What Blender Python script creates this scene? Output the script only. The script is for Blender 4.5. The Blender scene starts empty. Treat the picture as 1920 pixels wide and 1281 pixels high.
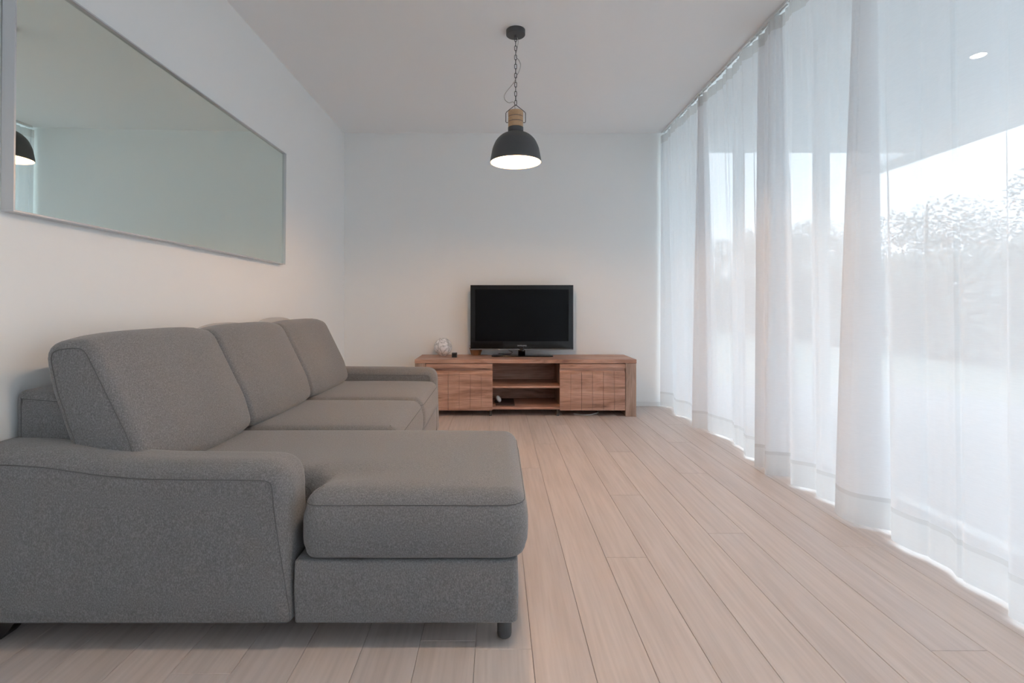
import bpy, bmesh, math, random
from mathutils import Vector, Matrix
R = random.Random(7)
PI = math.pi
S = bpy.context.scene
C = S.collection

# ------------------------------------------------------------------ camera, sky, exposure
CH = 0.987                                   # camera height
cam = bpy.data.cameras.new('camera'); co = bpy.data.objects.new('camera', cam); C.objects.link(co)
cam.sensor_width = 36; cam.lens = 36 * 970 / 1920
cam.shift_x = (960 - 932) / 1920; cam.shift_y = -(640.5 - 574) / 1920
cam.clip_start = 0.05; cam.clip_end = 200
co.location = (0, 0, CH); co.rotation_euler = (PI / 2, 0, 0)
S.camera = co
W = bpy.data.worlds.new('overcast_sky'); S.world = W; W.use_nodes = True
bg = W.node_tree.nodes['Background']
bg.inputs['Color'].default_value = (0.80, 0.91, 1.01, 1); bg.inputs['Strength'].default_value = 4.5
S.view_settings.view_transform = 'Standard'; S.view_settings.look = 'None'
S.view_settings.gamma = 1; S.view_settings.use_curve_mapping = False
S.view_settings.exposure = 0.55
LAMP_W = 20; LAMP2_W = 13
S.cycles.max_bounces = 12; S.cycles.diffuse_bounces = 8; S.cycles.transparent_max_bounces = 16
S.cycles.transmission_bounces = 8; S.cycles.sample_clamp_indirect = 6

# ------------------------------------------------------------------ helpers
def link(name, me, mat=None, parent=None, smooth=False):
    o = bpy.data.objects.new(name, me); C.objects.link(o)
    if mat and not me.materials: me.materials.append(mat)
    if parent: o.parent = parent
    if smooth:
        me.polygons.foreach_set('use_smooth', [True] * len(me.polygons))
    return o
def obj(name, bm, mat=None, parent=None, smooth=False):
    bmesh.ops.recalc_face_normals(bm, faces=bm.faces)
    me = bpy.data.meshes.new(name); bm.to_mesh(me); bm.free()
    return link(name, me, mat, parent, smooth)
def auto(o, deg=35):
    me = o.data
    me.polygons.foreach_set('use_smooth', [True] * len(me.polygons))
    me.set_sharp_from_angle(angle=math.radians(deg))
    return o
def thing(name, label, cat, loc=(0, 0, 0), group=None):
    o = bpy.data.objects.new(name, None); C.objects.link(o); o.location = loc
    o.empty_display_size = .1
    o['label'] = label; o['category'] = cat
    if group: o['group'] = group
    return o
def tag(o, label, cat, group=None):
    o['label'] = label; o['category'] = cat
    if group: o['group'] = group
    return o
def struct(o):
    o['kind'] = 'structure'; return o
def add_box(bm, x0, x1, y0, y1, z0, z1, bev=0):
    r = bmesh.ops.create_cube(bm, size=1)
    vs = r['verts']
    for v in vs:
        v.co = Vector(((x0 + x1) / 2 + v.co.x * (x1 - x0), (y0 + y1) / 2 + v.co.y * (y1 - y0), (z0 + z1) / 2 + v.co.z * (z1 - z0)))
    if bev > 0:
        es = list({e for v in vs for e in v.link_edges})
        bmesh.ops.bevel(bm, geom=es, offset=bev, segments=2, profile=.6, affect='EDGES')
def box(*a, **k):
    bm = bmesh.new(); add_box(bm, *a, **k); return bm
def add_tube(bm, pts, r, n=8, closed=False, cap=True):
    pts = [Vector(p) for p in pts]; N = len(pts); rings = []
    up = None
    for i, p in enumerate(pts):
        if closed: t = pts[(i + 1) % N] - pts[i - 1]
        else: t = pts[min(i + 1, N - 1)] - pts[max(i - 1, 0)]
        t.normalize()
        if up is None:
            up = Vector((0, 0, 1)) if abs(t.z) < .9 else Vector((1, 0, 0))
        u = (up - t * up.dot(t)).normalized(); up = u
        w = t.cross(u)
        rr = r[i] if isinstance(r, (list, tuple)) else r
        rings.append([bm.verts.new(p + (u * math.cos(2 * PI * k / n) + w * math.sin(2 * PI * k / n)) * rr) for k in range(n)])
    for i in range(N if closed else N - 1):
        a, b = rings[i], rings[(i + 1) % N]
        for k in range(n):
            bm.faces.new((a[k], a[(k + 1) % n], b[(k + 1) % n], b[k]))
    if cap and not closed:
        bm.faces.new(rings[0][::-1]); bm.faces.new(rings[-1])
def tube(*a, **k):
    bm = bmesh.new(); add_tube(bm, *a, **k); return bm
def add_lathe(bm, prof, n=48, cx=0, cy=0, cap0=False, cap1=False):
    rings = []
    for r, z in prof:
        rings.append([bm.verts.new((cx + r * math.cos(2 * PI * k / n), cy + r * math.sin(2 * PI * k / n), z)) for k in range(n)])
    for a, b in zip(rings, rings[1:]):
        for k in range(n): bm.faces.new((a[k], a[(k + 1) % n], b[(k + 1) % n], b[k]))
    if cap0: bm.faces.new(rings[0][::-1])
    if cap1: bm.faces.new(rings[-1])
def lathe(*a, **k):
    bm = bmesh.new(); add_lathe(bm, *a, **k); return bm
def catmull(pts, per=8, closed=False):
    out = []; N = len(pts)
    for i in range(N if closed else N - 1):
        if closed: p = [pts[(i + j) % N] for j in (-1, 0, 1, 2)]
        else: p = [pts[max(0, i - 1)], pts[i], pts[i + 1], pts[min(N - 1, i + 2)]]
        for k in range(per):
            t = k / per
            out.append(tuple(.5 * (2 * b + (c - a) * t + (2 * a - 5 * b + 4 * c - d) * t * t + (3 * b - a - 3 * c + d) * t ** 3) for a, b, c, d in zip(*p)))
    if not closed: out.append(tuple(pts[-1]))
    return out
def round_poly(pts, rad, seg=6):
    """round the corners of a polygon; pts (x, y[, r])"""
    out = []; N = len(pts)
    for i in range(N):
        p = Vector(pts[i][:2]); r = pts[i][2] if len(pts[i]) > 2 else rad
        a = (Vector(pts[i - 1][:2]) - p); b = (Vector(pts[(i + 1) % N][:2]) - p)
        la, lb = a.length, b.length; a.normalize(); b.normalize()
        ang = a.angle(b)
        if r <= 0 or abs(ang - PI) < .02: out.append(tuple(p)); continue
        d = min(r / math.tan(ang / 2), la * .49, lb * .49)
        A = p + a * d; B = p + b * d
        for k in range(seg + 1):
            t = k / seg
            q = A * (1 - t) ** 2 + p * 2 * t * (1 - t) + B * t * t
            out.append(tuple(q))
    return out
def resample(poly, step):
    out = []; N = len(poly)
    for i in range(N):
        a = Vector(poly[i]); b = Vector(poly[(i + 1) % N]); L = (b - a).length
        n = max(1, int(math.ceil(L / step)))
        for k in range(n): out.append(tuple(a.lerp(b, k / n)))
    return out
def loft(poly, to3, a0, a1, r, bulge=0, cap_bulge=0, grid=.05, mid=8, arc=5, warp=None, rfun=None, rb=None, seam=8):
    rb = rb or r; kb = rb / r
    """soft body: outline poly (2-D) extruded from a0 to a1 with rounded rims of radius r; returns bm and the two seam lines"""
    P = [Vector(p) for p in poly]; N = len(P)
    area = sum(P[i].x * P[(i + 1) % N].y - P[(i + 1) % N].x * P[i].y for i in range(N))
    sg = 1 if area > 0 else -1
    nr = []
    for i in range(N):
        t = (P[(i + 1) % N] - P[i - 1]); t.normalize(); nr.append(Vector((t.y, -t.x)) * sg)
    rows = []
    ri = [r * (rfun(p) if rfun else 1) for p in P]
    for k in range(arc + 1):
        th = PI / 2 * k / arc
        rows.append(([P[i] - nr[i] * ri[i] * kb * (1 - math.sin(th)) for i in range(N)], a0 + rb * (1 - math.cos(th))))
    for k in range(1, mid):
        t = k / mid; f = 1 - (2 * t - 1) ** 4
        rows.append(([P[i] + nr[i] * bulge * f for i in range(N)], a0 + rb + (a1 - a0 - r - rb) * t))
    for k in range(arc, -1, -1):
        th = PI / 2 * k / arc
        rows.append(([P[i] - nr[i] * ri[i] * (1 - math.sin(th)) for i in range(N)], a1 - r * (1 - math.cos(th))))
    bm = bmesh.new(); W3 = warp or (lambda v: v)
    vr = [[bm.verts.new((q.x, q.y, a)) for q in ring] for ring, a in rows]
    for A, B in zip(vr, vr[1:]):
        for i in range(N): bm.faces.new((A[i], A[(i + 1) % N], B[(i + 1) % N], B[i]))
    bm.faces.new(vr[0][::-1]); bm.faces.new(vr[-1])
    if grid:
        us = [q.x for q in P]; vs = [q.y for q in P]
        for ax, lo, hi in ((0, min(us), max(us)), (1, min(vs), max(vs))):
            x = lo + grid
            while x < hi - .02:
                gf = [f for f in bm.faces if all(abs(v.co.z - a0) < 1e-6 for v in f.verts) or all(abs(v.co.z - a1) < 1e-6 for v in f.verts)]
                geo = gf + list({e for f in gf for e in f.edges}) + list({v for f in gf for v in f.verts})
                c = Vector((0, 0, 0)); c[ax] = x; d = Vector((0, 0, 0)); d[ax] = 1
                bmesh.ops.bisect_plane(bm, geom=geo, dist=1e-5, plane_co=c, plane_no=d)
                x += grid
        if cap_bulge:
            ins = rows[0][0]
            for v in bm.verts:
                top = abs(v.co.z - a1) < 1e-6
                if top or abs(v.co.z - a0) < 1e-6:
                    p = Vector((v.co.x, v.co.y)); dm = 9
                    for i in range(N):
                        a, b = ins[i], ins[(i + 1) % N]; ab = b - a; L2 = ab.length_squared
                        if L2 < 1e-12: continue
                        t = max(0, min(1, (p - a).dot(ab) / L2)); dm = min(dm, (p - a - ab * t).length)
                    u = min(1, dm / .16); v.co.z += (1 if top else -1) * cap_bulge * (1 - (1 - u) ** 2)
    for v in bm.verts: v.co = W3(Vector(to3(v.co.x, v.co.y, v.co.z)))
    sa = math.radians(seam); u_, w_ = 1 - math.sin(sa), 1 - math.cos(sa)
    rim0 = [W3(Vector(to3(*(P[i] - nr[i] * ri[i] * u_), a0 + r * w_))) for i in range(N)]
    rim1 = [W3(Vector(to3(*(P[i] - nr[i] * ri[i] * u_), a1 - r * w_))) for i in range(N)]
    return bm, rim0, rim1

# ------------------------------------------------------------------ materials
def new_mat(name):
    m = bpy.data.materials.new(name); m.use_nodes = True
    nt = m.node_tree; return m, nt, nt.nodes, nt.links, nt.nodes['Principled BSDF']
def plain(name, col, rough=.5, metal=0, spec=.5, bump=0, bscale=200):
    m, nt, n, l, b = new_mat(name)
    b.inputs['Base Color'].default_value = (*col, 1); b.inputs['Roughness'].default_value = rough
    b.inputs['Metallic'].default_value = metal; b.inputs['Specular IOR Level'].default_value = spec
    if bump:
        t = n.new('ShaderNodeTexNoise'); t.inputs['Scale'].default_value = bscale
        tc = n.new('ShaderNodeTexCoord'); l.new(tc.outputs['Object'], t.inputs['Vector'])
        bp = n.new('ShaderNodeBump'); bp.inputs['Strength'].default_value = bump; bp.inputs['Distance'].default_value = .002
        l.new(t.outputs['Fac'], bp.inputs['Height']); l.new(bp.outputs['Normal'], b.inputs['Normal'])
    return m
def ramp(n, stops):
    r = n.new('ShaderNodeValToRGB'); e = r.color_ramp.elements
    while len(e) > 1: e.remove(e[-1])
    e[0].position = stops[0][0]; e[0].color = (*stops[0][1], 1)
    for p, c in stops[1:]:
        x = e.new(p); x.color = (*c, 1)
    return r
def wood(name, stops, grain_axis='X', scale=1.0, rough=.5, per_object=False, amp=.12, bump=.15, big=False):
    """streaky wood with the grain along one object axis"""
    m, nt, n, l, b = new_mat(name)
    tc = n.new('ShaderNodeTexCoord'); mp = n.new('ShaderNodeMapping')
    s = {'X': (.9, 14, 14), 'Y': (14, .9, 14), 'Z': (14, 14, .9)}[grain_axis]
    if big: s = tuple(v * .62 if v > 5 else v * 1.5 for v in s)
    mp.inputs['Scale'].default_value = tuple(v * scale for v in s)
    vec = tc.outputs['Object']
    if per_object:
        oi = n.new('ShaderNodeObjectInfo'); ml = n.new('ShaderNodeVectorMath'); ml.operation = 'MULTIPLY'
        cb = n.new('ShaderNodeCombineXYZ')
        for k in range(3): l.new(oi.outputs['Random'], cb.inputs[k])
        ml.inputs[1].default_value = (17, 31, 9); l.new(cb.outputs[0], ml.inputs[0])
        ad = n.new('ShaderNodeVectorMath'); l.new(vec, ad.inputs[0]); l.new(ml.outputs[0], ad.inputs[1]); vec = ad.outputs[0]
    l.new(vec, mp.inputs['Vector'])
    a = n.new('ShaderNodeTexNoise'); a.inputs['Scale'].default_value = 1; a.inputs['Detail'].default_value = 8; a.inputs['Roughness'].default_value = .62; a.inputs['Distortion'].default_value = .9
    l.new(mp.outputs[0], a.inputs['Vector'])
    r = ramp(n, stops); l.new(a.outputs['Fac'], r.inputs['Fac'])
    col = r.outputs['Color']
    # fine pores
    mp2 = n.new('ShaderNodeMapping'); mp2.inputs['Scale'].default_value = tuple(v * scale * (14 if big else 9) if v > 5 else v * scale * (3 if big else 6) for v in s)
    l.new(vec, mp2.inputs['Vector'])
    f = n.new('ShaderNodeTexNoise'); f.inputs['Scale'].default_value = 1; f.inputs['Detail'].default_value = 4
    l.new(mp2.outputs[0], f.inputs['Vector'])
    fr = ramp(n, [(.3, (1 - amp,) * 3), (.62, (1 + amp * .3,) * 3)]); l.new(f.outputs['Fac'], fr.inputs['Fac'])
    mx = n.new('ShaderNodeMix'); mx.data_type = 'RGBA'; mx.blend_type = 'MULTIPLY'; mx.inputs['Factor'].default_value = 1
    l.new(col, mx.inputs['A']); l.new(fr.outputs['Color'], mx.inputs['B']); col = mx.outputs['Result']
    if per_object:
        vr = ramp(n, [(0, (.96, .96, .97)), (.5, (1, .99, .98)), (1, (1.03, 1.01, 1.0))]); l.new(oi.outputs['Random'], vr.inputs['Fac'])
        m2 = n.new('ShaderNodeMix'); m2.data_type = 'RGBA'; m2.blend_type = 'MULTIPLY'; m2.inputs['Factor'].default_value = 1
        l.new(col, m2.inputs['A']); l.new(vr.outputs['Color'], m2.inputs['B']); col = m2.outputs['Result']
    l.new(col, b.inputs['Base Color']); b.inputs['Roughness'].default_value = rough
    bp = n.new('ShaderNodeBump'); bp.inputs['Strength'].default_value = bump; bp.inputs['Distance'].default_value = .001
    l.new(f.outputs['Fac'], bp.inputs['Height']); l.new(bp.outputs['Normal'], b.inputs['Normal'])
    return m
def fabric_mat():
    m, nt, n, l, b = new_mat('grey_woven_upholstery')
    tc = n.new('ShaderNodeTexCoord'); mp = n.new('ShaderNodeMapping'); mp.inputs['Scale'].default_value = (1, 1, .62)
    l.new(tc.outputs['Object'], mp.inputs['Vector'])
    a = n.new('ShaderNodeTexNoise'); a.inputs['Scale'].default_value = 330; a.inputs['Detail'].default_value = 2.5; a.inputs['Roughness'].default_value = .65
    l.new(mp.outputs[0], a.inputs['Vector'])
    r = ramp(n, [(.32, (.140, .141, .147)), (.52, (.200, .200, .208)), (.70, (.275, .275, .285))]); l.new(a.outputs['Fac'], r.inputs['Fac'])
    l.new(r.outputs['Color'], b.inputs['Base Color'])
    b.inputs['Roughness'].default_value = .9; b.inputs['Specular IOR Level'].default_value = .15
    b.inputs['Sheen Weight'].default_value = .25; b.inputs['Sheen Roughness'].default_value = .5
    bp = n.new('ShaderNodeBump'); bp.inputs['Strength'].default_value = .5; bp.inputs['Distance'].default_value = .0015
    l.new(a.outputs['Fac'], bp.inputs['Height']); l.new(bp.outputs['Normal'], b.inputs['Normal'])
    return m
def sheer(name, T, trl, col, tcol):
    """thin cloth: open weave lets a share T straight through, the threads scatter the rest"""
    m, nt, n, l, b = new_mat(name); n.remove(b)
    out = n['Material Output']
    tr = n.new('ShaderNodeBsdfTransparent'); tr.inputs['Color'].default_value = (1, 1, 1, 1)
    d = n.new('ShaderNodeBsdfDiffuse'); d.inputs['Color'].default_value = (*col, 1)
    t = n.new('ShaderNodeBsdfTranslucent'); t.inputs['Color'].default_value = (*tcol, 1)
    m1 = n.new('ShaderNodeMixShader'); m1.inputs[0].default_value = trl
    l.new(d.outputs[0], m1.inputs[1]); l.new(t.outputs[0], m1.inputs[2])
    m2 = n.new('ShaderNodeMixShader')
    tc = n.new('ShaderNodeTexCoord'); mp = n.new('ShaderNodeMapping'); mp.inputs['Scale'].default_value = (30, 30, 260)
    ns = n.new('ShaderNodeTexNoise'); ns.inputs['Scale'].default_value = 1; ns.inputs['Detail'].default_value = 2
    l.new(tc.outputs['Object'], mp.inputs['Vector']); l.new(mp.outputs[0], ns.inputs['Vector'])
    mr = n.new('ShaderNodeMapRange'); mr.inputs['From Min'].default_value = .3; mr.inputs['From Max'].default_value = .7
    mr.inputs['To Min'].default_value = 1 - T * 1.12; mr.inputs['To Max'].default_value = 1 - T * .88
    l.new(ns.outputs['Fac'], mr.inputs['Value']); l.new(mr.outputs[0], m2.inputs[0])
    l.new(tr.outputs[0], m2.inputs[1]); l.new(m1.outputs[0], m2.inputs[2]); l.new(m2.outputs[0], out.inputs['Surface'])
    return m
def glass_mat(name, tint=(1, 1, 1), refl=.07):
    m, nt, n, l, b = new_mat(name); n.remove(b); out = n['Material Output']
    tr = n.new('ShaderNodeBsdfTransparent'); tr.inputs['Color'].default_value = (*tint, 1)
    g = n.new('ShaderNodeBsdfGlossy'); g.inputs['Roughness'].default_value = .01
    lw = n.new('ShaderNodeLayerWeight'); pw = n.new('ShaderNodeMath'); pw.operation = 'POWER'; pw.inputs[1].default_value = 4
    f = n.new('ShaderNodeMath'); f.operation = 'MULTIPLY_ADD'; f.inputs[1].default_value = .8; f.inputs[2].default_value = .05
    l.new(lw.outputs['Facing'], pw.inputs[0]); l.new(pw.outputs[0], f.inputs[0])
    mx = n.new('ShaderNodeMixShader'); l.new(f.outputs[0], mx.inputs[0]); l.new(tr.outputs[0], mx.inputs[1]); l.new(g.outputs[0], mx.inputs[2])
    l.new(mx.outputs[0], out.inputs['Surface']); return m
def emis(name, col, st):
    m, nt, n, l, b = new_mat(name)
    b.inputs['Base Color'].default_value = (*col, 1); b.inputs['Emission Color'].default_value = (*col, 1); b.inputs['Emission Strength'].default_value = st
    return m

M = {}
M['wall'] = plain('painted_plaster', (.88, .895, .895), .85, spec=.2, bump=.05, bscale=120)
M['ceiling'] = plain('ceiling_paint', (.90, .905, .91), .9, spec=.15)
M['white'] = plain('white_lacquer', (.78, .79, .79), .4)
M['sofa'] = fabric_mat()
M['piping'] = plain('grey_piping', (.14, .14, .145), .85, spec=.1)
M['black'] = plain('black_plastic', (.012, .012, .013), .35)
M['matte_black'] = plain('matte_black_metal', (.075, .077, .082), .5, metal=0)
M['gap'] = plain('dark_joint_board', (.10, .075, .06), .9)  # dark brown board that shows in the gaps between the planks
M['plank'] = wood('whitewashed_oak', [(.25, (.54, .47, .435)), (.45, (.595, .525, .492)), (.6, (.62, .552, .522)), (.8, (.65, .587, .56))], 'Y', .55, .42, True, .10)
M['wood_x'] = wood('brown_oak_across', [(.30, (.17, .085, .057)), (.40, (.36, .20, .145)), (.52, (.49, .295, .225)), (.72, (.60, .385, .305))], 'X', 1.5, .5, amp=.3, big=True)
M['wood_z'] = wood('brown_oak_upright', [(.22, (.15, .10, .075)), (.4, (.29, .20, .155)), (.55, (.40, .28, .225)), (.78, (.47, .35, .29))], 'Z', 1.4, .5, amp=.3, big=True)
M['beech'] = wood('pale_beech', [(.3, (.50, .31, .17)), (.6, (.62, .41, .25))], 'X', 1.5, .5)
M['sheer'] = sheer('sheer_voile', .10, .30, (.90, .905, .91), (.86, .875, .92))
M['hem'] = sheer('doubled_voile', .07, .38, (.82, .82, .82), (.80, .80, .81))
M['tape'] = sheer('heading_tape_cloth', .05, .35, (.76, .75, .74), (.7, .7, .7))
M['glass'] = glass_mat('window_glass', (.97, .98, .98))

# ------------------------------------------------------------------ the room
LW, RWX, BW, RW, CZ = -1.508, 1.95, 5.10, -3.4, 2.692
st = struct(obj('floor', box(LW - .1, RWX + .1, RW, BW + .1, -.12, -.014), M['gap']))
joints = {-5: [-.8, 1.389, 3.6], 0: [-.7, 1.488, 3.9], 1: [.9, 3.15], 2: [-.3, 1.25, 3.7], 3: [-.2, 2.03, 4.3], 4: [.45, 2.70], 5: [1.2, 3.5],
          6: [0, 2.246, 4.5], 7: [.8, 3.05], 8: [-.7, 1.481, 3.75], 9: [-.1, 2.122, 4.3], 10: [.9, 3.2]}
PW = .163
k0 = -10
for k in range(k0, 12 + 1):
    x0 = .1 + PW * k - PW; x1 = x0 + PW       # column k spans up to .1 + PW*k
    x0 = max(x0, LW); x1 = min(x1, RWX)
    if x1 - x0 < .01: continue
    js = joints.get(k)
    if js is None:
        js = []; y = RW + R.uniform(.4, 2.0)
        while y < BW: js.append(y); y += R.uniform(1.5, 2.2)
    js = [RW] + [j for j in js if j > RW] + [BW]
    while js[1] - js[0] > 2.4: js.insert(1, js[1] - R.uniform(1.6, 2.2))
    for a, b in zip(js, js[1:]):
        g, c, h = .0005, .0012, .0012
        bm = bmesh.new(); w = (x1 - x0) / 2 - g; L = (b - a) / 2 - g
        lo = [bm.verts.new((sx * w, sy * L, -.014)) for sx, sy in ((-1, -1), (1, -1), (1, 1), (-1, 1))]
        me_ = [bm.verts.new((sx * w, sy * L, -h)) for sx, sy in ((-1, -1), (1, -1), (1, 1), (-1, 1))]
        hi = [bm.verts.new((sx * (w - c), sy * (L - c), 0)) for sx, sy in ((-1, -1), (1, -1), (1, 1), (-1, 1))]
        for i in range(4):
            j = (i + 1) % 4
            bm.faces.new((lo[i], lo[j], me_[j], me_[i])); bm.faces.new((me_[i], me_[j], hi[j], hi[i]))
        bm.faces.new(hi)
        o = obj('plank', bm, M['plank'], st); o.location = ((x0 + x1) / 2, (a + b) / 2, 0)
struct(obj('ceiling', box(LW - .1, RWX + .1, RW, BW + .1, CZ, CZ + .15), M['ceiling']))
struct(obj('wall_left', box(LW - .12, LW, RW, BW + .12, -.1, CZ), M['wall']))
struct(obj('wall_back', box(LW, RWX + .1, BW, BW + .12, -.1, CZ), M['wall']))
struct(obj('wall_rear', box(LW - .12, RWX + .1, RW - .12, RW, -.1, CZ), M['wall']))
struct(obj('wall_right', box(RWX, RWX + .12, RW, BW, 2.60, CZ), M['wall']))
struct(obj('baseboard_back', box(LW, RWX, BW - .008, BW, 0, .045, bev=.002), M['white']))
struct(obj('baseboard_left', box(LW, LW + .008, RW, BW - .008, 0, .045, bev=.002), M['white']))

# floor-to-ceiling sliding windows along the right side
mull = [RW, -1.2, .55, 1.86, 3.17, 4.25, BW]
for i in range(len(mull) - 1):
    y0, y1 = mull[i], mull[i + 1]
    bm = bmesh.new(); f = .032
    add_box(bm, RWX, RWX + .07, y0, y0 + f, 0, 2.6); add_box(bm, RWX, RWX + .07, y1 - f, y1, 0, 2.6)
    add_box(bm, RWX, RWX + .07, y0 + f, y1 - f, 0, .05); add_box(bm, RWX, RWX + .07, y0 + f, y1 - f, 2.55, 2.6)
    w = struct(obj('window_%d' % (i + 1), bm, M['white']))
    obj('pane', box(RWX + .03, RWX + .036, y0 + f, y1 - f, .05, 2.55), M['glass'], w)

# ------------------------------------------------------------------ terrace and garden beyond the glass
stone = plain('pale_terrace_stone', (.42, .43, .45), .8, bump=.2, bscale=30)
struct(obj('terrace_paving', box(RWX + .07, 5.3, -4.5, 6.6, -.2, -.02), stone))
bm = box(RWX + .12, 4.68, -4.0, 5.45, 2.60, 2.82); add_box(bm, 4.36, 4.68, 5.45, 6.3, 2.60, 2.82)
struct(obj('terrace_roof', bm, plain('soffit_paint', (.74, .76, .77), .9)))
lawn = plain('lawn', (.34, .37, .33), .95, bump=.6, bscale=60)
bm = box(5.3, 160, -60, 200, -.4, -.14); add_box(bm, -30, 5.3, 6.6, 200, -.4, -.14)
struct(obj('garden_ground', bm, lawn))
dl = thing('terrace_downlight', 'round lit downlight in the terrace ceiling, glowing through the right curtain', 'light', (3.09, 3.32, 2.6))
obj('trim_ring', lathe([(.05, -.0002), (.052, -.006), (.04, -.006), (.04, -.001)], 32), M['white'], dl)
obj('lens', lathe([(.001, -.003), (.04, -.003)], 32), emis('downlight_lens', (1, .97, .9), 55), dl)
leafm = plain('dull_green_foliage', (.24, .27, .25), .8); bark = plain('bark', (.09, .07, .05), .9)
def tree(x, y, h, w):
    t = thing('garden_tree', 'hazy green tree of the row beyond the terrace, blurred by the curtains', 'tree', (x, y, -.14), 'garden trees beyond the terrace')
    obj('trunk', tube([(0, 0, 0), (.03, .02, h * .3), (-.02, 0, h * .62), (0, 0, h * .85)], [.10, .08, .05, .02], 8), bark, t, True)
    vs, fs = [], []
    blobs = [(R.uniform(-.35, .35) * w, R.uniform(-.35, .35) * w, h * R.uniform(.22, .76), w * R.uniform(.2, .3)) for _ in range(16)]
    for i in range(8000):
        bx_, by_, bz_, br = R.choice(blobs)
        d = Vector((R.gauss(0, 1), R.gauss(0, 1), R.gauss(0, 1))).normalized() * br * R.uniform(.6, 1.05)
        p = Vector((bx_, by_, bz_)) + d * Vector((1, 1, .9)).length / 1.7
        if p.z < .1: continue
        u = Vector((R.gauss(0, 1), R.gauss(0, 1), R.gauss(0, 1))).normalized(); v = u.orthogonal().normalized()
        s = R.uniform(.045, .085); q = len(vs)
        vs += [p + u * s, p + v * s * .5, p - u * s, p - v * s * .5]; fs.append((q, q + 1, q + 2, q + 3))
    me = bpy.data.meshes.new('crown'); me.from_pydata(vs, [], fs); link('crown', me, leafm, t)
for x, y, h, w in ((17, 60, 11.5, 5.2), (15.6, 50.5, 9.8, 4.6), (15.4, 44, 8.6, 4.4), (15.2, 37, 7.6, 3.8), (15, 30.5, 6.6, 3.3), (14.6, 26.4, 6.2, 3.2), (14, 22.4, 5.7, 3.1), (13.4, 18.8, 5.1, 2.9), (12.8, 15.4, 4.9, 2.8), (12.6, 12.2, 5.2, 2.4), (12.4, 9.0, 5.6, 2.3), (12.2, 6.2, 5.9, 2.5)):
    tree(x, y, h, w)
hg = thing('garden_hedge', 'long dull green hedge across the lawn, in front of the trees', 'hedge', (10, 17, -.14))
vs, fs = [], []
for i in range(26000):
    t = R.random(); p = Vector((R.uniform(-.5, .5) + t * 1.6 - .8, (t - .5) * 30, R.uniform(.0, 2.3) ** 1.0))
    u = Vector((R.gauss(0, 1), R.gauss(0, 1), R.gauss(0, 1))).normalized(); v = u.orthogonal().normalized()
    q_ = R.uniform(.09, .16); q = len(vs)
    vs += [p + u * q_, p + v * q_ * .6, p - u * q_, p - v * q_ * .6]; fs.append((q, q + 1, q + 2, q + 3))
me = bpy.data.meshes.new('foliage'); me.from_pydata(vs, [], fs); link('foliage', me, leafm, hg)
bm = bmesh.new()
for k in range(30): add_tube(bm, [((k / 29) * 1.6 - .8, (k / 29 - .5) * 29, 0), ((k / 29) * 1.6 - .78, (k / 29 - .5) * 29, 1.7)], [.03, .012], 5)
obj('stems', bm, bark, hg)['kind'] = 'stuff'

# ------------------------------------------------------------------ sofa
sofa = thing('chaise_sofa', 'grey woven fabric corner sofa with three back cushions and a near chaise, against left wall', 'sofa', (-.9, 2.6, 0))
so = Vector((-.9, 2.6, 0))
def spart(name, bm, mat=None, parent=None, smooth=True):
    bmesh.ops.translate(bm, verts=bm.verts, vec=-so)
    o = obj(name, bm, mat or M['sofa'], parent or sofa, smooth); return o
def ssub(name, bm, mat, par): 
    bmesh.ops.translate(bm, verts=bm.verts, vec=-so)
    return obj(name, bm, mat, par, True)
XZ = lambda u, v, a: (u, a, v)
XY = lambda u, v, a: (u, v, a)
def armrest(y0, y1, xf, rise, seam_side):
    top = .540
    pts = [(xf + .01, .078, .02), (xf + .004, .3, .02), (xf, top - .004, .085)]
    crest = catmull([(-.98, top), (-1.08, top + .006 * rise), (-1.18, top + .018 * rise), (-1.28, top + .032 * rise), (-1.38, top + .04 * rise), (-1.49, top + .042 * rise)], 4)
    pts += [(x, z, 0) for x, z in crest[:-1]] + [(-1.497, crest[-1][1], .09), (-1.497, .078, .02)]
    poly = resample(round_poly(pts, .03, 7), .04)
    bm, r0, r1 = loft(poly, XZ, y0, y1, .055, 0, .004, mid=4, arc=6, rfun=lambda p: max(.12, min(1, (p.y - .07) / .36)))
    a = spart('armrest', bm)
    ssub('piping', tube(r0 if seam_side == 0 else r1, .0013, 6, closed=True), M['piping'], a)
    return a
armrest(1.475, 1.645, -.595, 1, 0)
armrest(3.72, 3.885, -.44, .2, 0)
# back frame along the wall
fp = resample(round_poly([(-1.498, .08, .01), (-1.17, .08, .01), (-1.20, .40, .02), (-1.335, .715, .035), (-1.498, .728, .03)], .02, 5), .05)
bm, r0, r1 = loft(fp, XZ, 1.60, 3.80, .03, 0, .002, mid=4)
a = spart('back_frame', bm); ssub('piping', tube(r0, .0013, 6, closed=True), M['piping'], a)
# back cushions
cp = [(-1.045, .455, .055), (-1.088, .60, .3), (-1.232, .892, .075), (-1.385, .878, .10), (-1.352, .72, .2), (-1.275, .50, .04), (-1.20, .452, .03)]
cp = resample(round_poly(cp, .05, 6), .035)
ys = [1.560, 2.252, 2.972, 3.705]
for i in range(3):
    bm, r0, r1 = loft(cp, XZ, ys[i] + (0 if i == 0 else .002), ys[i + 1] - .002, .032, .016, .012, mid=10, arc=6)
    a = spart('back_cushion', bm)
    ssub('piping', tube(r0, .0013, 6, closed=True), M['piping'], a)
    ssub('piping', tube(r1, .0013, 6, closed=True), M['piping'], a)
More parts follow.
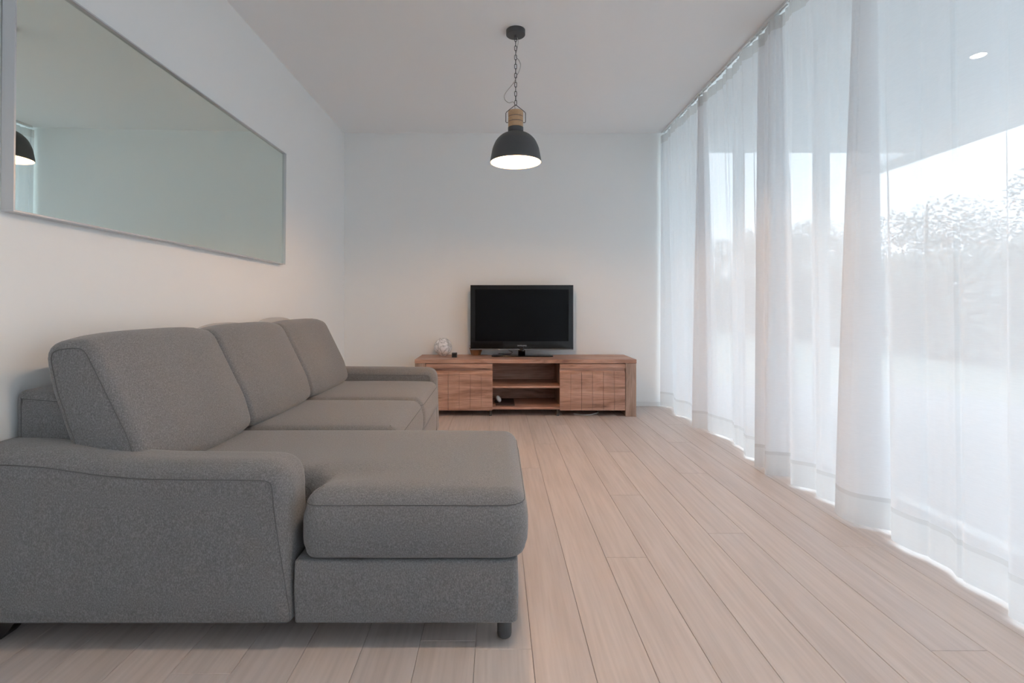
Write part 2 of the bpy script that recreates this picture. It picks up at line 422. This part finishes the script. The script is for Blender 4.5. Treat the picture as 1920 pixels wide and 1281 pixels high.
# chaise cushion: wraps round the front of the armrest
def crown(amount, x0, x1, y0, y1, ztop):
    def f(v):
        if v.z > ztop - .08:
            u = max(0, 1 - ((v.x - (x0 + x1) / 2) / ((x1 - x0) / 2)) ** 4); w = max(0, 1 - ((v.y - (y0 + y1) / 2) / ((y1 - y0) / 2)) ** 4)
            v = v + Vector((0, 0, amount * u * w * (v.z - ztop + .08) / .08))
        return v
    return f
lp = [(.085, 1.478, .075), (.085, 2.256, .07), (-1.25, 2.256, .03), (-1.25, 1.65, .03), (-.60, 1.65, .03), (-.562, 1.60, .03), (-.558, 1.478, .05)]
lp = resample(round_poly(lp, .05, 6), .04)
def wchaise(v):
    v = crown(.012, -1.3, .085, 1.478, 2.256, .452)(v)
    d = (v - Vector((-.575, 1.60, v.z))).length                    # dimple beside the armrest
    if v.z > .38 and v.x > -.62: v.z -= .035 * math.exp(-(d / .055) ** 2)
    if v.z > .38: v.z -= .012 * math.exp(-((v.x + .45) / .13) ** 2) * math.exp(-((v.y - 1.64) / .05) ** 2)
    return v
bm, r0, r1 = loft(lp, XY, .259, .452, .052, .008, 0, mid=6, arc=7, warp=wchaise, rb=.022, seam=72)
a = spart('seat_cushion', bm)
ssub('piping', tube(r1, .0013, 6, closed=True), M['piping'], a)
for i in (1, 2):
    y0, y1 = ys[i] + .006, ys[i + 1] + (0 if i == 1 else .012)
    xf = -.425
    qp = resample(round_poly([(xf, y0, .06), (xf, y1, .06), (-1.25, y1, .02), (-1.25, y0, .02)], .05, 6), .05)
    bm, r0, r1 = loft(qp, XY, .259, .450, .055, .008, 0, mid=6, arc=7, rb=.022, seam=72, warp=crown(.014, -1.3, xf, y0, y1, .45))
    a = spart('seat_cushion', bm)
    ssub('piping', tube(r1, .0013, 6, closed=True), M['piping'], a)
def base(x0, x1, y0, y1):
    q = resample(round_poly([(x1, y0, .025), (x1, y1, .025), (x0, y1, .01), (x0, y0, .01)], .02, 5), .08)
    bm, r0, r1 = loft(q, XY, .076, .2575, .008, .002, 0, mid=3, arc=3)
    a = spart('base_box', bm)
base(-.582, .060, 1.482, 2.25)
base(-1.20, -.435, 2.255, 3.715)
base(-1.20, -.586, 1.65, 2.25)
for (x, y) in ((.022, 1.545), (.022, 2.20), (-.475, 3.83)):
    spart('foot', lathe([(.002, 0), (.014, .001), (.020, .006), (.0215, .012), (.0215, .078)], 20, x, y, cap0=True, cap1=True), M['matte_black'])
for (x, y) in ((-1.445, 1.53), (-1.445, 3.83)):
    bm = bmesh.new()
    pr = [(-.035, .08), (.026, .08), (.018, .05), (-.004, .02), (-.022, .001), (-.029, .001)]
    A = [bm.verts.new((x + u, y, v)) for u, v in pr]; B = [bm.verts.new((x + u, y + .05, v)) for u, v in pr]
    bm.faces.new(A); bm.faces.new(B[::-1])
    for i in range(len(pr)): bm.faces.new((A[i], A[(i + 1) % len(pr)], B[(i + 1) % len(pr)], B[i]))
    spart('foot', bm, M['black'], smooth=False)['label'] = 'black tapered block foot by the wall'
# pale pillows tucked behind the back cushions
pm = plain('pale_grey_linen', (.52, .52, .52), .95, spec=.1, bump=.3, bscale=400)
for i, (y, h, lab) in enumerate(((2.72, .158, 'pale grey pillow tucked behind the middle back cushion of the sofa'), (3.36, .172, 'pale grey pillow tucked behind the far back cushion of the sofa'))):
    bm = bmesh.new(); bmesh.ops.create_uvsphere(bm, u_segments=32, v_segments=20, radius=1)
    for v in bm.verts:
        x_, y_, z_ = v.co
        sx = math.copysign(abs(y_) ** .75, y_) * .30; sz = math.copysign(abs(z_) ** .85, z_) * (h / 2)
        v.co = Vector((x_ * .036 * (1 - abs(y_) ** 3 * .4), sx, sz + h / 2))
    o = obj('pillow', bm, pm, None, True); o.location = (-1.440, y, .742)
    tag(o, lab, 'pillow', 'pillows behind the sofa')

# ------------------------------------------------------------------ TV cabinet
FY = 4.614
tc = thing('tv_cabinet', 'long low brown oak TV cabinet with two doors and open middle shelves', 'cabinet', (.2548, FY, 0))
ct = Vector((.2548, FY, 0))
def cpart(name, bm, mat, par=None):
    bmesh.ops.translate(bm, verts=bm.verts, vec=-ct); return obj(name, bm, mat, par or tc)
XL, XR = -.735, 1.2445
YB = BW - .012
cpart('top', box(XL, XR, FY, YB, .476, .510, bev=.002), M['wood_x'])
for x0, x1 in ((XL + .002, XL + .097), (XR - .097, XR - .002)):
    cpart('side_panel', box(x0, x1, FY + .003, YB, 0, .4755, bev=.002), M['wood_z'])
dl0, dl1 = XL + .100, -.0405
dr0, dr1 = .560, XR - .100
cpart('bottom_board', box(XL + .097, XR - .097, FY + .03, YB, .064, .084), M['wood_x'])
cpart('back_panel', box(XL + .097, XR - .097, YB - .01, YB, .084, .4755), M['wood_x'])
for x0 in (-.062, .566):
    cpart('divider', box(x0, x0 + .018, FY + .026, YB - .01, .084, .4755), M['wood_z'])
cpart('shelf', box(-.044, .566, FY + .02, YB - .01, .2515, .2705, bev=.001), M['wood_x'])
cpart('front_rail', box(-.0405, .560, FY + .012, FY + .03, .062, .084, bev=.001), M['wood_x'])
for x in (-.06, .545):
    cpart('foot', lathe([(.012, 0), (.012, .064)], 16, x, FY + .04, cap0=True), M['matte_black'])
def door(x0, x1):
    bm = box(x0, x1, FY + .0195, FY + .027, .056, .470)
    d = cpart('door', bm, M['wood_x'])
    cpart('upper_rail', box(x0, x1, FY + .002, FY + .0195, .431, .470, bev=.001), M['wood_x'], d)
    nst = 6; w = (x1 - x0) / nst
    for k in range(nst):
        a, b = x0 + k * w + .0011, x0 + (k + 1) * w - .0011
        bm = bmesh.new(); pr = [(FY + .002, .055), (FY + .0195, .055), (FY + .0195, .404), (FY + .0185, .404), (FY + .002, .378)]
        A = [bm.verts.new((a, u, v)) for u, v in pr]; B = [bm.verts.new((b, u, v)) for u, v in pr]
        bm.faces.new(A); bm.faces.new(B[::-1])
        for i in range(5): bm.faces.new((A[i], A[(i + 1) % 5], B[(i + 1) % 5], B[i]))
        cpart('panel', bm, M['wood_x'], d)
door(dl0, dl1); door(dr0, dr1)

# ------------------------------------------------------------------ television
TY = 4.93
tv = thing('television', 'black flat screen television on its low stand in the middle of the cabinet', 'television', (.235, TY, .510))
to = Vector((.235, TY, .510))
def tpart(name, bm, mat, par=None, sm=False):
    bmesh.ops.translate(bm, verts=bm.verts, vec=-to); return obj(name, bm, mat, par or tv, sm)
gloss = plain('glossy_black_bezel', (.006, .006, .007), .05, spec=.4)
tx0, tx1, tz0, tz1 = -.254, .727, .580, 1.187
bm = bmesh.new()
add_box(bm, tx0 + .05, tx1 - .05, TY + .03, TY + .075, tz0 + .04, tz1 - .05, bev=.01)
tpart('rear_housing', bm, M['black'])
b = .040
bm = bmesh.new()                                   # bezel with a bevelled inner lip
out_ = [(tx0, tz0), (tx1, tz0), (tx1, tz1), (tx0, tz1)]
inn = [(tx0 + b, tz0 + .066), (tx1 - b, tz0 + .066), (tx1 - b, tz1 - .036), (tx0 + b, tz1 - .036)]
def ringv(p, y, off=0):
    cx, cz = (tx0 + tx1) / 2, (tz0 + tz1) / 2
    return [bm.verts.new((x + math.copysign(off, cx - x), y, z + math.copysign(off, cz - z))) for x, z in p]
rr = [ringv(out_, TY + .032), ringv(out_, TY + .004), ringv(out_, TY, .004), ringv(inn, TY, -.006), ringv(inn, TY + .006)]
for A, B in zip(rr, rr[1:]):
    for i in range(4): bm.faces.new((A[i], A[(i + 1) % 4], B[(i + 1) % 4], B[i]))
bm.faces.new(rr[0])
tpart('bezel', bm, gloss)
scr = plain('dark_screen', (.003, .004, .006), .14, spec=.14)
tpart('screen', box(tx0 + b, tx1 - b, TY + .005, TY + .02, tz0 + .066, tz1 - .036), scr)
tpart('lower_trim', box(tx0, tx1, TY + .003, TY + .02, tz0 - .012, tz0 - .0005), plain('clear_grey_strip', (.16, .17, .18), .12))
# neck and base
bm = bmesh.new(); add_lathe(bm, [(.034, .520), (.034, .60)], 24, .236, TY + .028, cap0=True, cap1=True)
tpart('neck', bm, gloss, sm=True)
bp_ = resample(round_poly([(-.053, 4.835, .02), (.528, 4.835, .02), (.515, 5.03, .03), (-.04, 5.03, .03)], .02, 5), .05)
bm, _, _ = loft(bp_, XY, .5105, .522, .003, 0, 0, mid=2, arc=3)
tpart('stand_base', bm, gloss, sm=True)
cu = bpy.data.curves.new('maker_name', 'FONT'); cu.body = 'SAMSUNG'; cu.size = .0175; cu.extrude = .0004; cu.align_x = 'CENTER'; cu.space_character = 1.15
tmp = bpy.data.objects.new('tmp', cu); C.objects.link(tmp); bpy.context.view_layer.update()
me = bpy.data.meshes.new_from_object(tmp.evaluated_get(bpy.context.evaluated_depsgraph_get()))
bpy.data.objects.remove(tmp)
me.transform(Matrix.Rotation(PI / 2, 4, 'X'))
lg = link('maker_name', me, plain('silver_print', (.55, .56, .58), .4, metal=.3), tv); lg.data.materials.clear(); lg.data.materials.append(bpy.data.materials['silver_print'])
lg.location = (.238 - to.x, -.0008, tz0 + .024 - to.z)
tpart('power_cord', tube(catmull([(.10, 4.99, .60), (.115, 4.985, .56), (.145, 4.98, .545), (.13, 4.98, .53), (.07, 4.99, .527), (.03, 5.02, .526), (0, 5.06, .515)], 6), .0028, 6), M['black'], sm=True)

# ------------------------------------------------------------------ small things on the cabinet
m, nt, n, l, pb = new_mat('swirled_white_glass')
tcn = n.new('ShaderNodeTexCoord'); ns = n.new('ShaderNodeTexNoise'); ns.inputs['Scale'].default_value = 13; ns.inputs['Detail'].default_value = 3; ns.inputs['Distortion'].default_value = 2.6
l.new(tcn.outputs['Object'], ns.inputs['Vector'])
rp = ramp(n, [(.34, (.75, .75, .75)), (.48, (.96, .96, .96)), (.6, (1, 1, 1))]); l.new(ns.outputs['Fac'], rp.inputs['Fac'])
pb.inputs['Base Color'].default_value = (.72, .73, .74, 1); pb.inputs['Roughness'].default_value = .12
cr = ramp(n, [(.36, (.62, .64, .65)), (.52, (.88, .88, .90))]); l.new(ns.outputs['Fac'], cr.inputs['Fac']); l.new(cr.outputs['Color'], pb.inputs['Base Color'])
tr = n.new('ShaderNodeBsdfTransparent'); mx = n.new('ShaderNodeMixShader')
l.new(rp.outputs['Color'], mx.inputs[0]); l.new(tr.outputs[0], mx.inputs[1]); l.new(pb.outputs[0], mx.inputs[2]); l.new(mx.outputs[0], n['Material Output'].inputs['Surface'])
vs_ = thing('glass_vase', 'round white swirled glass vase at the left end of the cabinet', 'vase', (-.516, 4.95, .511))
r_ = .085; prof = [(.001, .001), (.03, .001)] + [(r_ * math.sin(a), r_ - r_ * math.cos(a)) for a in [PI * (.13 + .75 * k / 22) for k in range(23)]]
prof += [(prof[-1][0] - .003, prof[-1][1] + .003)] + [((r_ - .004) * math.sin(a), r_ - (r_ - .004) * math.cos(a)) for a in [PI * (.88 - .75 * k / 22) for k in range(23)]]
obj('body', lathe(prof, 40), m, vs_, True)
obj('opening_rim', tube([(.033 * math.cos(2 * PI * k / 24), .033 * math.sin(2 * PI * k / 24), .164) for k in range(24)], .003, 6, closed=True), plain('rim_white', (.7, .72, .73), .15), vs_, True)
kx = bpy.data.objects.new('small_speaker', None)
kb = thing('cube_speaker', 'small black cube beside the white glass vase', 'speaker', (-.395, 4.80, .511))
obj('body', box(-.0235, .0235, -.0235, .0235, 0, .044, bev=.004), M['matte_black'], kb)
obj('grille', box(-.018, .018, -.0245, -.0235, .006, .038, bev=.0004), M['black'], kb)
bpy.data.objects.remove(kx)
pt = thing('wooden_pot', 'small brown tapered wooden pot standing behind the left end of the television', 'pot', (-.205, 5.02, .511))
obj('body', lathe([(.001, 0), (.042, 0), (.045, .004), (.064, .066), (.064, .070), (.059, .070), (.043, .012), (.001, .010)], 6), wood('warm_brown_wood', [(.3, (.17, .075, .03)), (.65, (.32, .15, .065))], 'Z', 2), pt)
obj('twig', tube([(0, 0, .012), (-.03, 0, .06), (-.062, 0, .094)], [.004, .0035, .001], 6), bark, pt)
# in the lower opening
wc = thing('round_webcam', 'white rounded gadget with dark underside in the lower open shelf', 'gadget', (.010, FY + .16, .0845))
bm = bmesh.new(); bmesh.ops.create_uvsphere(bm, u_segments=28, v_segments=18, radius=1)
for v in bm.verts: v.co = Matrix.Rotation(math.radians(-28), 3, 'Y') @ Vector((v.co.x * .022, v.co.y * .026, v.co.z * .034)) + Vector((.004, 0, .046))
obj('shell', bm, plain('glossy_white', (.75, .77, .78), .15), wc, True)
bm = bmesh.new(); bmesh.ops.create_uvsphere(bm, u_segments=20, v_segments=12, radius=1)
for v in bm.verts: v.co = Vector((v.co.x * .017, v.co.y * .02, v.co.z * .014)) + Vector((-.018, 0, .024))
obj('dark_foot', bm, M['black'], wc, True)
obj('stand', lathe([(.018, 0), (.018, .004), (.006, .008), (.004, .022)], 20, -.005, 0, cap0=True), M['black'], wc, True)
fb = thing('flat_case', 'thin dark brown flat case lying on the bottom of the open shelf', 'case', (.075, FY + .24, .0845))
obj('cover', box(-.085, .085, -.17, .14, 0, .010, bev=.002), plain('dark_leatherette', (.05, .03, .028), .5), fb)
obj('spine', box(-.0875, -.085, -.17, .14, .001, .009), M['black'], fb)
wcab = obj('white_cable', tube(catmull([(.70, 4.72, .004), (.74, 4.69, .004), (.80, 4.665, .004), (.85, 4.67, .008), (.90, 4.70, .014), (.93, 4.76, .008), (.95, 4.9, .004)], 8), .0035, 6), M['white'], None, True)
tag(wcab, 'white cable looping on the floor under the right cabinet door', 'cable')

# ------------------------------------------------------------------ mirror
mr_ = thing('wall_mirror', 'large wide mirror with a thin pale metal frame on the left wall', 'mirror', (LW + .001, 2.58, 1.275))
mr_.rotation_euler = (0, .009, 0)
alu = plain('pale_aluminium', (.62, .63, .65), .35, metal=.35)
y0, y1, H, D = -1.01, 1.01, .77, .039
e = .006
for nme, bb in (('frame_rail', (0, D, y0, y1, 0, e)), ('frame_rail', (0, D, y0, y1, H - e, H)), ('frame_rail', (0, D, y0, y0 + e, e, H - e)), ('frame_rail', (0, D, y1 - e, y1, e, H - e))):
    obj(nme, box(*bb, bev=.0008), alu, mr_)
obj('backing', box(.002, D - .0175, y0 + e, y1 - e, e, H - e), M['black'], mr_)
m, nt, n, l, pb = new_mat('silvered_glass'); pb.inputs['Metallic'].default_value = 1; pb.inputs['Roughness'].default_value = .0; pb.inputs['Base Color'].default_value = (.80, .88, .83, 1)
obj('mirror_glass', box(D - .017, D - .013, y0 + e, y1 - e, e, H - e), m, mr_)

# ------------------------------------------------------------------ pendant lamp
LX, LY = .115, 3.20
pl = thing('pendant_lamp', 'dark grey dome pendant lamp with beech neck hanging from a chain', 'lamp', (LX, LY, CZ))
def lp_(name, bm, mat, par=None, sm=True): return obj(name, bm, mat, par or pl, sm)
Z = lambda z: z - CZ
auto(lp_('ceiling_canopy', lathe([(.001, -.0305), (.056, -.0305), (.0585, -.028), (.0585, 0)], 48), M['matte_black']))
lp_('cord_grip', lathe([(.008, -.043), (.008, -.031)], 16, cap0=True), M['matte_black'])
# rim z 1.875
rz = 1.875 - CZ
prof = [(.157, 0), (.1565, .018), (.152, .040), (.145, .078), (.136, .104), (.122, .132), (.104, .153), (.085, .168), (.066, .177), (.051, .181), (.0475, .186), (.0475, .215)]
inner = [(r - .003, z - .002 if z > .01 else z) for r, z in prof[:-2]][::-1]
bm = bmesh.new(); add_lathe(bm, [(r, rz + z) for r, z in catmull(prof, 3)] , 64)
auto(lp_('lamp_shade', bm, M['matte_black']), 40)
ins = bmesh.new(); add_lathe(ins, [(.157, rz)] + [(r, rz + z) for r, z in inner[::-1]] + [(.001, rz + .178)], 64)
lp_('shade_lining', ins, plain('white_lining', (.86, .84, .8), .5))
auto(lp_('collar', lathe([(.0475, rz + .190), (.0478, rz + .215), (.001, rz + .215)], 40), M['matte_black']))
for a, b_ in ((.2155, .2485), (.2520, .2790), (.2825, .316)):
    rr_ = .0465
    auto(lp_('wood_ring', lathe([(.001, rz + a), (rr_ - .002, rz + a), (rr_, rz + a + .0025), (rr_, rz + b_ - .0025), (rr_ - .002, rz + b_), (.001, rz + b_)], 40), M['beech']))
lp_('wood_core', lathe([(.0440, rz + .2156), (.0440, rz + .315)], 32), M['piping'])
# wire yoke
ay = rz + .357
yk = [(.040, 0, rz + .247), (.0585, 0, rz + .247), (.0605, 0, rz + .252), (.0605, 0, rz + .305), (.057, 0, rz + .312), (.006, 0, ay - .004), (0, 0, ay), (-.006, 0, ay - .004), (-.057, 0, rz + .312), (-.0605, 0, rz + .305), (-.0605, 0, rz + .252), (-.0585, 0, rz + .247), (-.040, 0, rz + .247)]
lp_('wire_yoke', tube(yk, .0022, 8), M['matte_black'])
# chain
ztop, zbot = -.040, ay - .002
nl = 15; pitch = (ztop - zbot) / nl
bm = bmesh.new(); hw, hl, wr = .0068, pitch / 2 + .0035, .0020
loop = []
for k in range(16):
    a = 2 * PI * k / 16
    cz_ = (hl - hw - wr) * (1 if math.sin(a) >= 0 else -1)
    loop.append((hw * math.cos(a), 0, hw * math.sin(a) + cz_))
add_tube(bm, loop, wr, 6, closed=True)
bmesh.ops.recalc_face_normals(bm, faces=bm.faces)
lme = bpy.data.meshes.new('chain_link'); bm.to_mesh(lme); bm.free()
for k in range(nl):
    o = link('chain_link', lme, M['matte_black'], pl, True)
    o.location = (0, 0, ztop - pitch * (k + .5)); o.rotation_euler = (0, 0, (0 if k % 2 == 0 else PI / 2) + R.uniform(-.2, .2))
P = lambda u, v: ((u - 427) / 4 / 303, .006, (574 - (20 + v / 4)) / 303 + CH - CZ)
cp_ = [P(432, 190), P(446, 225), P(436, 290), P(428, 340), P(452, 370), P(464, 410), P(450, 460), P(432, 490), P(424, 520), P(400, 555), P(362, 600), P(341, 640), P(352, 672), P(378, 689), P(405, 682), P(421, 700), P(421, 725), P(427, 752)]
lp_('power_cord', tube(catmull(cp_, 6), .0021, 6), plain('pale_cord', (.50, .49, .47), .5))
# bulb
bulb = lp_('bulb', lathe([(.001, rz + .050), (.018, rz + .054), (.029, rz + .070), (.030, rz + .085), (.022, rz + .110), (.014, rz + .130), (.013, rz + .176)], 28), emis('warm_bulb', (1, .62, .30), 22))
ld = bpy.data.lights.new('bulb_light', 'POINT'); ld.energy = LAMP_W; ld.color = (1, .56, .27); ld.shadow_soft_size = .03
lo_ = bpy.data.objects.new('bulb_light', ld); C.objects.link(lo_); lo_.parent = pl; lo_.location = (0, 0, rz + .042)
# its twin hangs nearer the camera, just above the frame; its light warms the floor at the bottom of the picture
p2 = pl.copy(); C.objects.link(p2); p2.location = (.2, 1.2, CZ)
p2['label'] = 'second dark grey dome pendant, above the frame over the near floor'
for c_ in list(pl.children):
    d_ = c_.copy(); C.objects.link(d_); d_.parent = p2
    if d_.type == 'LIGHT': d_.data = ld.copy(); d_.data.energy = LAMP2_W; d_.data.color = (1, .80, .64)

# ------------------------------------------------------------------ curtain rail and sheer curtains
rail = thing('curtain_rail', 'slim white ceiling rail carrying the sheer curtains', 'rail', (1.62, 1.0, CZ))
bm = bmesh.new()
add_box(bm, -.013, .013, -4.3, 4.06, -.006, 0); add_box(bm, -.013, -.009, -4.3, 4.06, -.018, -.006); add_box(bm, .009, .013, -4.3, 4.06, -.018, -.006)
obj('track', bm, M['white'], rail)
bm = bmesh.new(); add_box(bm, -.006, .006, -.005, .005, -.016, -.007); add_tube(bm, [(0, 0, -.016), (-.004, 0, -.024), (0, 0, -.034), (.003, 0, -.028)], .0016, 6)
gme = bpy.data.meshes.new('glider'); bmesh.ops.recalc_face_normals(bm, faces=bm.faces); bm.to_mesh(gme); bm.free(); gme.materials.append(M['white'])
y = 4.0
while y > -1.0:
    o = bpy.data.objects.new('glider', gme); C.objects.link(o); o.parent = rail; o.location = (0, y, 0); y -= R.uniform(.07, .10)

HT = 2.660
def curtain(label, ctrl, seed, tops=None, fine=1.0, folds=()):
    rr = random.Random(seed)
    tops = tops or {}
    c4 = []
    for i, (d, x) in enumerate(ctrl):
        td, tx = tops.get(i, (d, 1.622 + .30 * (x - 1.655)))
        c4.append((x, d, tx, td))
    path = catmull(c4, 12)
    L = [0]
    for a, b in zip(path, path[1:]): L.append(L[-1] + math.hypot(a[0] - b[0], a[1] - b[1]))
    waves = [(rr.uniform(.055, .085), rr.uniform(0, 6.3)), (rr.uniform(.10, .16), rr.uniform(0, 6.3)), (rr.uniform(.03, .045), rr.uniform(0, 6.3))]
    # individual soft creases that run down the cloth
    creases = [(rr.uniform(0, L[-1]), rr.uniform(.006, .014), rr.uniform(.006, .016) * rr.choice((-1, 1)), rr.uniform(-.05, .05)) for _ in range(int(L[-1] / .09))]
    def pos(i, z):
        xb, yb, xt, yt = path[i]
        t = (z / HT); w = 1 - t ** 1.15
        x = xb * w + xt * (1 - w); y = yb * w + yt * (1 - w)
        s = L[i]
        g = .0075 * math.sin(2 * PI * s / waves[0][0] + waves[0][1]) * (.25 + .75 * t ** 3) + .004 * math.sin(2 * PI * s / waves[2][0] + waves[2][1]) * t ** 4
        g += .006 * math.sin(2 * PI * s / waves[1][0] + waves[1][1]) * (.5 + .5 * t)
        for cs, cw, ca, sl in creases:
            q = (s - cs - sl * (1 - t)) / cw
            if abs(q) < 3: g += ca * math.exp(-q * q) * (.35 + .65 * t)
        # normal of the path
        a = path[max(0, i - 1)]; b = path[min(len(path) - 1, i + 1)]
        tx, ty = b[0] - a[0], b[1] - a[1]; ln = math.hypot(tx, ty) or 1
        g *= fine
        for fy, fw, fa in folds:
            q = (path[i][1] - fy) / fw
            if abs(q) < 3: g += fa * math.exp(-q * q)
        return (x + g * abs(ty) / ln, y - g * tx / ln * .6, z)
    zt = HT
    t = thing('sheer_curtain', label, 'curtain', (1.65, ctrl[len(ctrl) // 2][0], 0), 'floor length sheer curtains along the window wall')
    org = Vector(t.location)
    def strip(name, z0, z1, rows, mat, off=0):
        vs, fs = [], []
        N = len(path)
        for j in range(rows + 1):
            z = z0 + (z1 - z0) * j / rows
            for i in range(N):
                p = Vector(pos(i, z)); p.x += off; vs.append(p - org)
        for j in range(rows):
            for i in range(N - 1):
                a = j * N + i; fs.append((a, a + 1, a + N + 1, a + N))
        me = bpy.data.meshes.new(name); me.from_pydata(vs, [], fs)
        return link(name, me, mat, t, True)
    strip('voile', .148, 2.582, 26, M['sheer'])
    strip('hem', .010, .128, 3, M['hem'])
    strip('hem_seam', .128, .148, 1, M['tape2'])
    strip('heading_tape', 2.582, 2.658, 2, M['tape'])
    return t
M['tape2'] = sheer('hem_seam_cloth', .05, .42, (.74, .73, .73), (.70, .70, .70))
curtain('sheer white curtain farthest from the camera, filling the corner by the back wall',
        [(5.08, 1.600), (4.98, 1.690), (4.82, 1.650), (4.66, 1.612), (4.56, 1.668), (4.45, 1.670), (4.36, 1.655), (4.22, 1.705), (4.05, 1.725)], 1)
curtain('sheer white curtain second from the back wall, finely creased, opposite the sofa end',
        [(4.16, 1.565), (4.135, 1.63), (4.10, 1.665), (4.02, 1.660), (3.90, 1.700), (3.78, 1.722), (3.67, 1.686), (3.53, 1.690), (3.40, 1.625), (3.32, 1.645), (3.2, 1.70), (3.05, 1.72), (2.95, 1.73)], 2, {0: (4.146, 1.612)})
curtain('third sheer white curtain from the back wall, greyish doubled fold at its far edge',
        [(3.148, 1.567), (3.13, 1.612), (3.07, 1.60), (3.0, 1.552), (2.975, 1.62), (2.955, 1.675), (2.89, 1.66), (2.83, 1.607), (2.78, 1.66), (2.74, 1.694), (2.69, 1.665), (2.655, 1.647), (2.57, 1.682), (2.46, 1.705), (2.37, 1.735), (2.31, 1.725)], 3,
        {0: (3.19, 1.612), 1: (3.16, 1.63), 15: (2.262, 1.66)}, .5)
curtain('broad sheer white curtain nearest the camera, flared edge and bright garden showing through',
        [(2.46, 1.605), (2.40, 1.590), (2.328, 1.603), (2.28, 1.66), (2.245, 1.715), (2.20, 1.70), (2.165, 1.650), (2.08, 1.655), (2.0, 1.676), (1.92, 1.682), (1.84, 1.655), (1.73, 1.680), (1.67, 1.665), (1.625, 1.61), (1.52, 1.640), (1.42, 1.68), (1.3, 1.61), (1.15, 1.67), (1.0, 1.60), (.85, 1.68), (.7, 1.60), (.5, 1.66), (.3, 1.62)], 4,
        {0: (2.335, 1.615), 1: (2.325, 1.61), 2: (2.30, 1.617), 3: (2.27, 1.63), 4: (2.245, 1.64)}, .22, ((2.02, .013, .012), (1.85, .009, .013), (1.645, .009, .014), (1.50, .012, .01)))
# the same run of curtains goes on behind the camera
ct_ = [(.35, 1.70)] + [(.2 - .16 * k, 1.655 + (.045 if k % 2 else -.045) + R.uniform(-.01, .01)) for k in range(22)]
curtain('sheer white curtain carrying on behind the camera side of the room', ct_, 5)
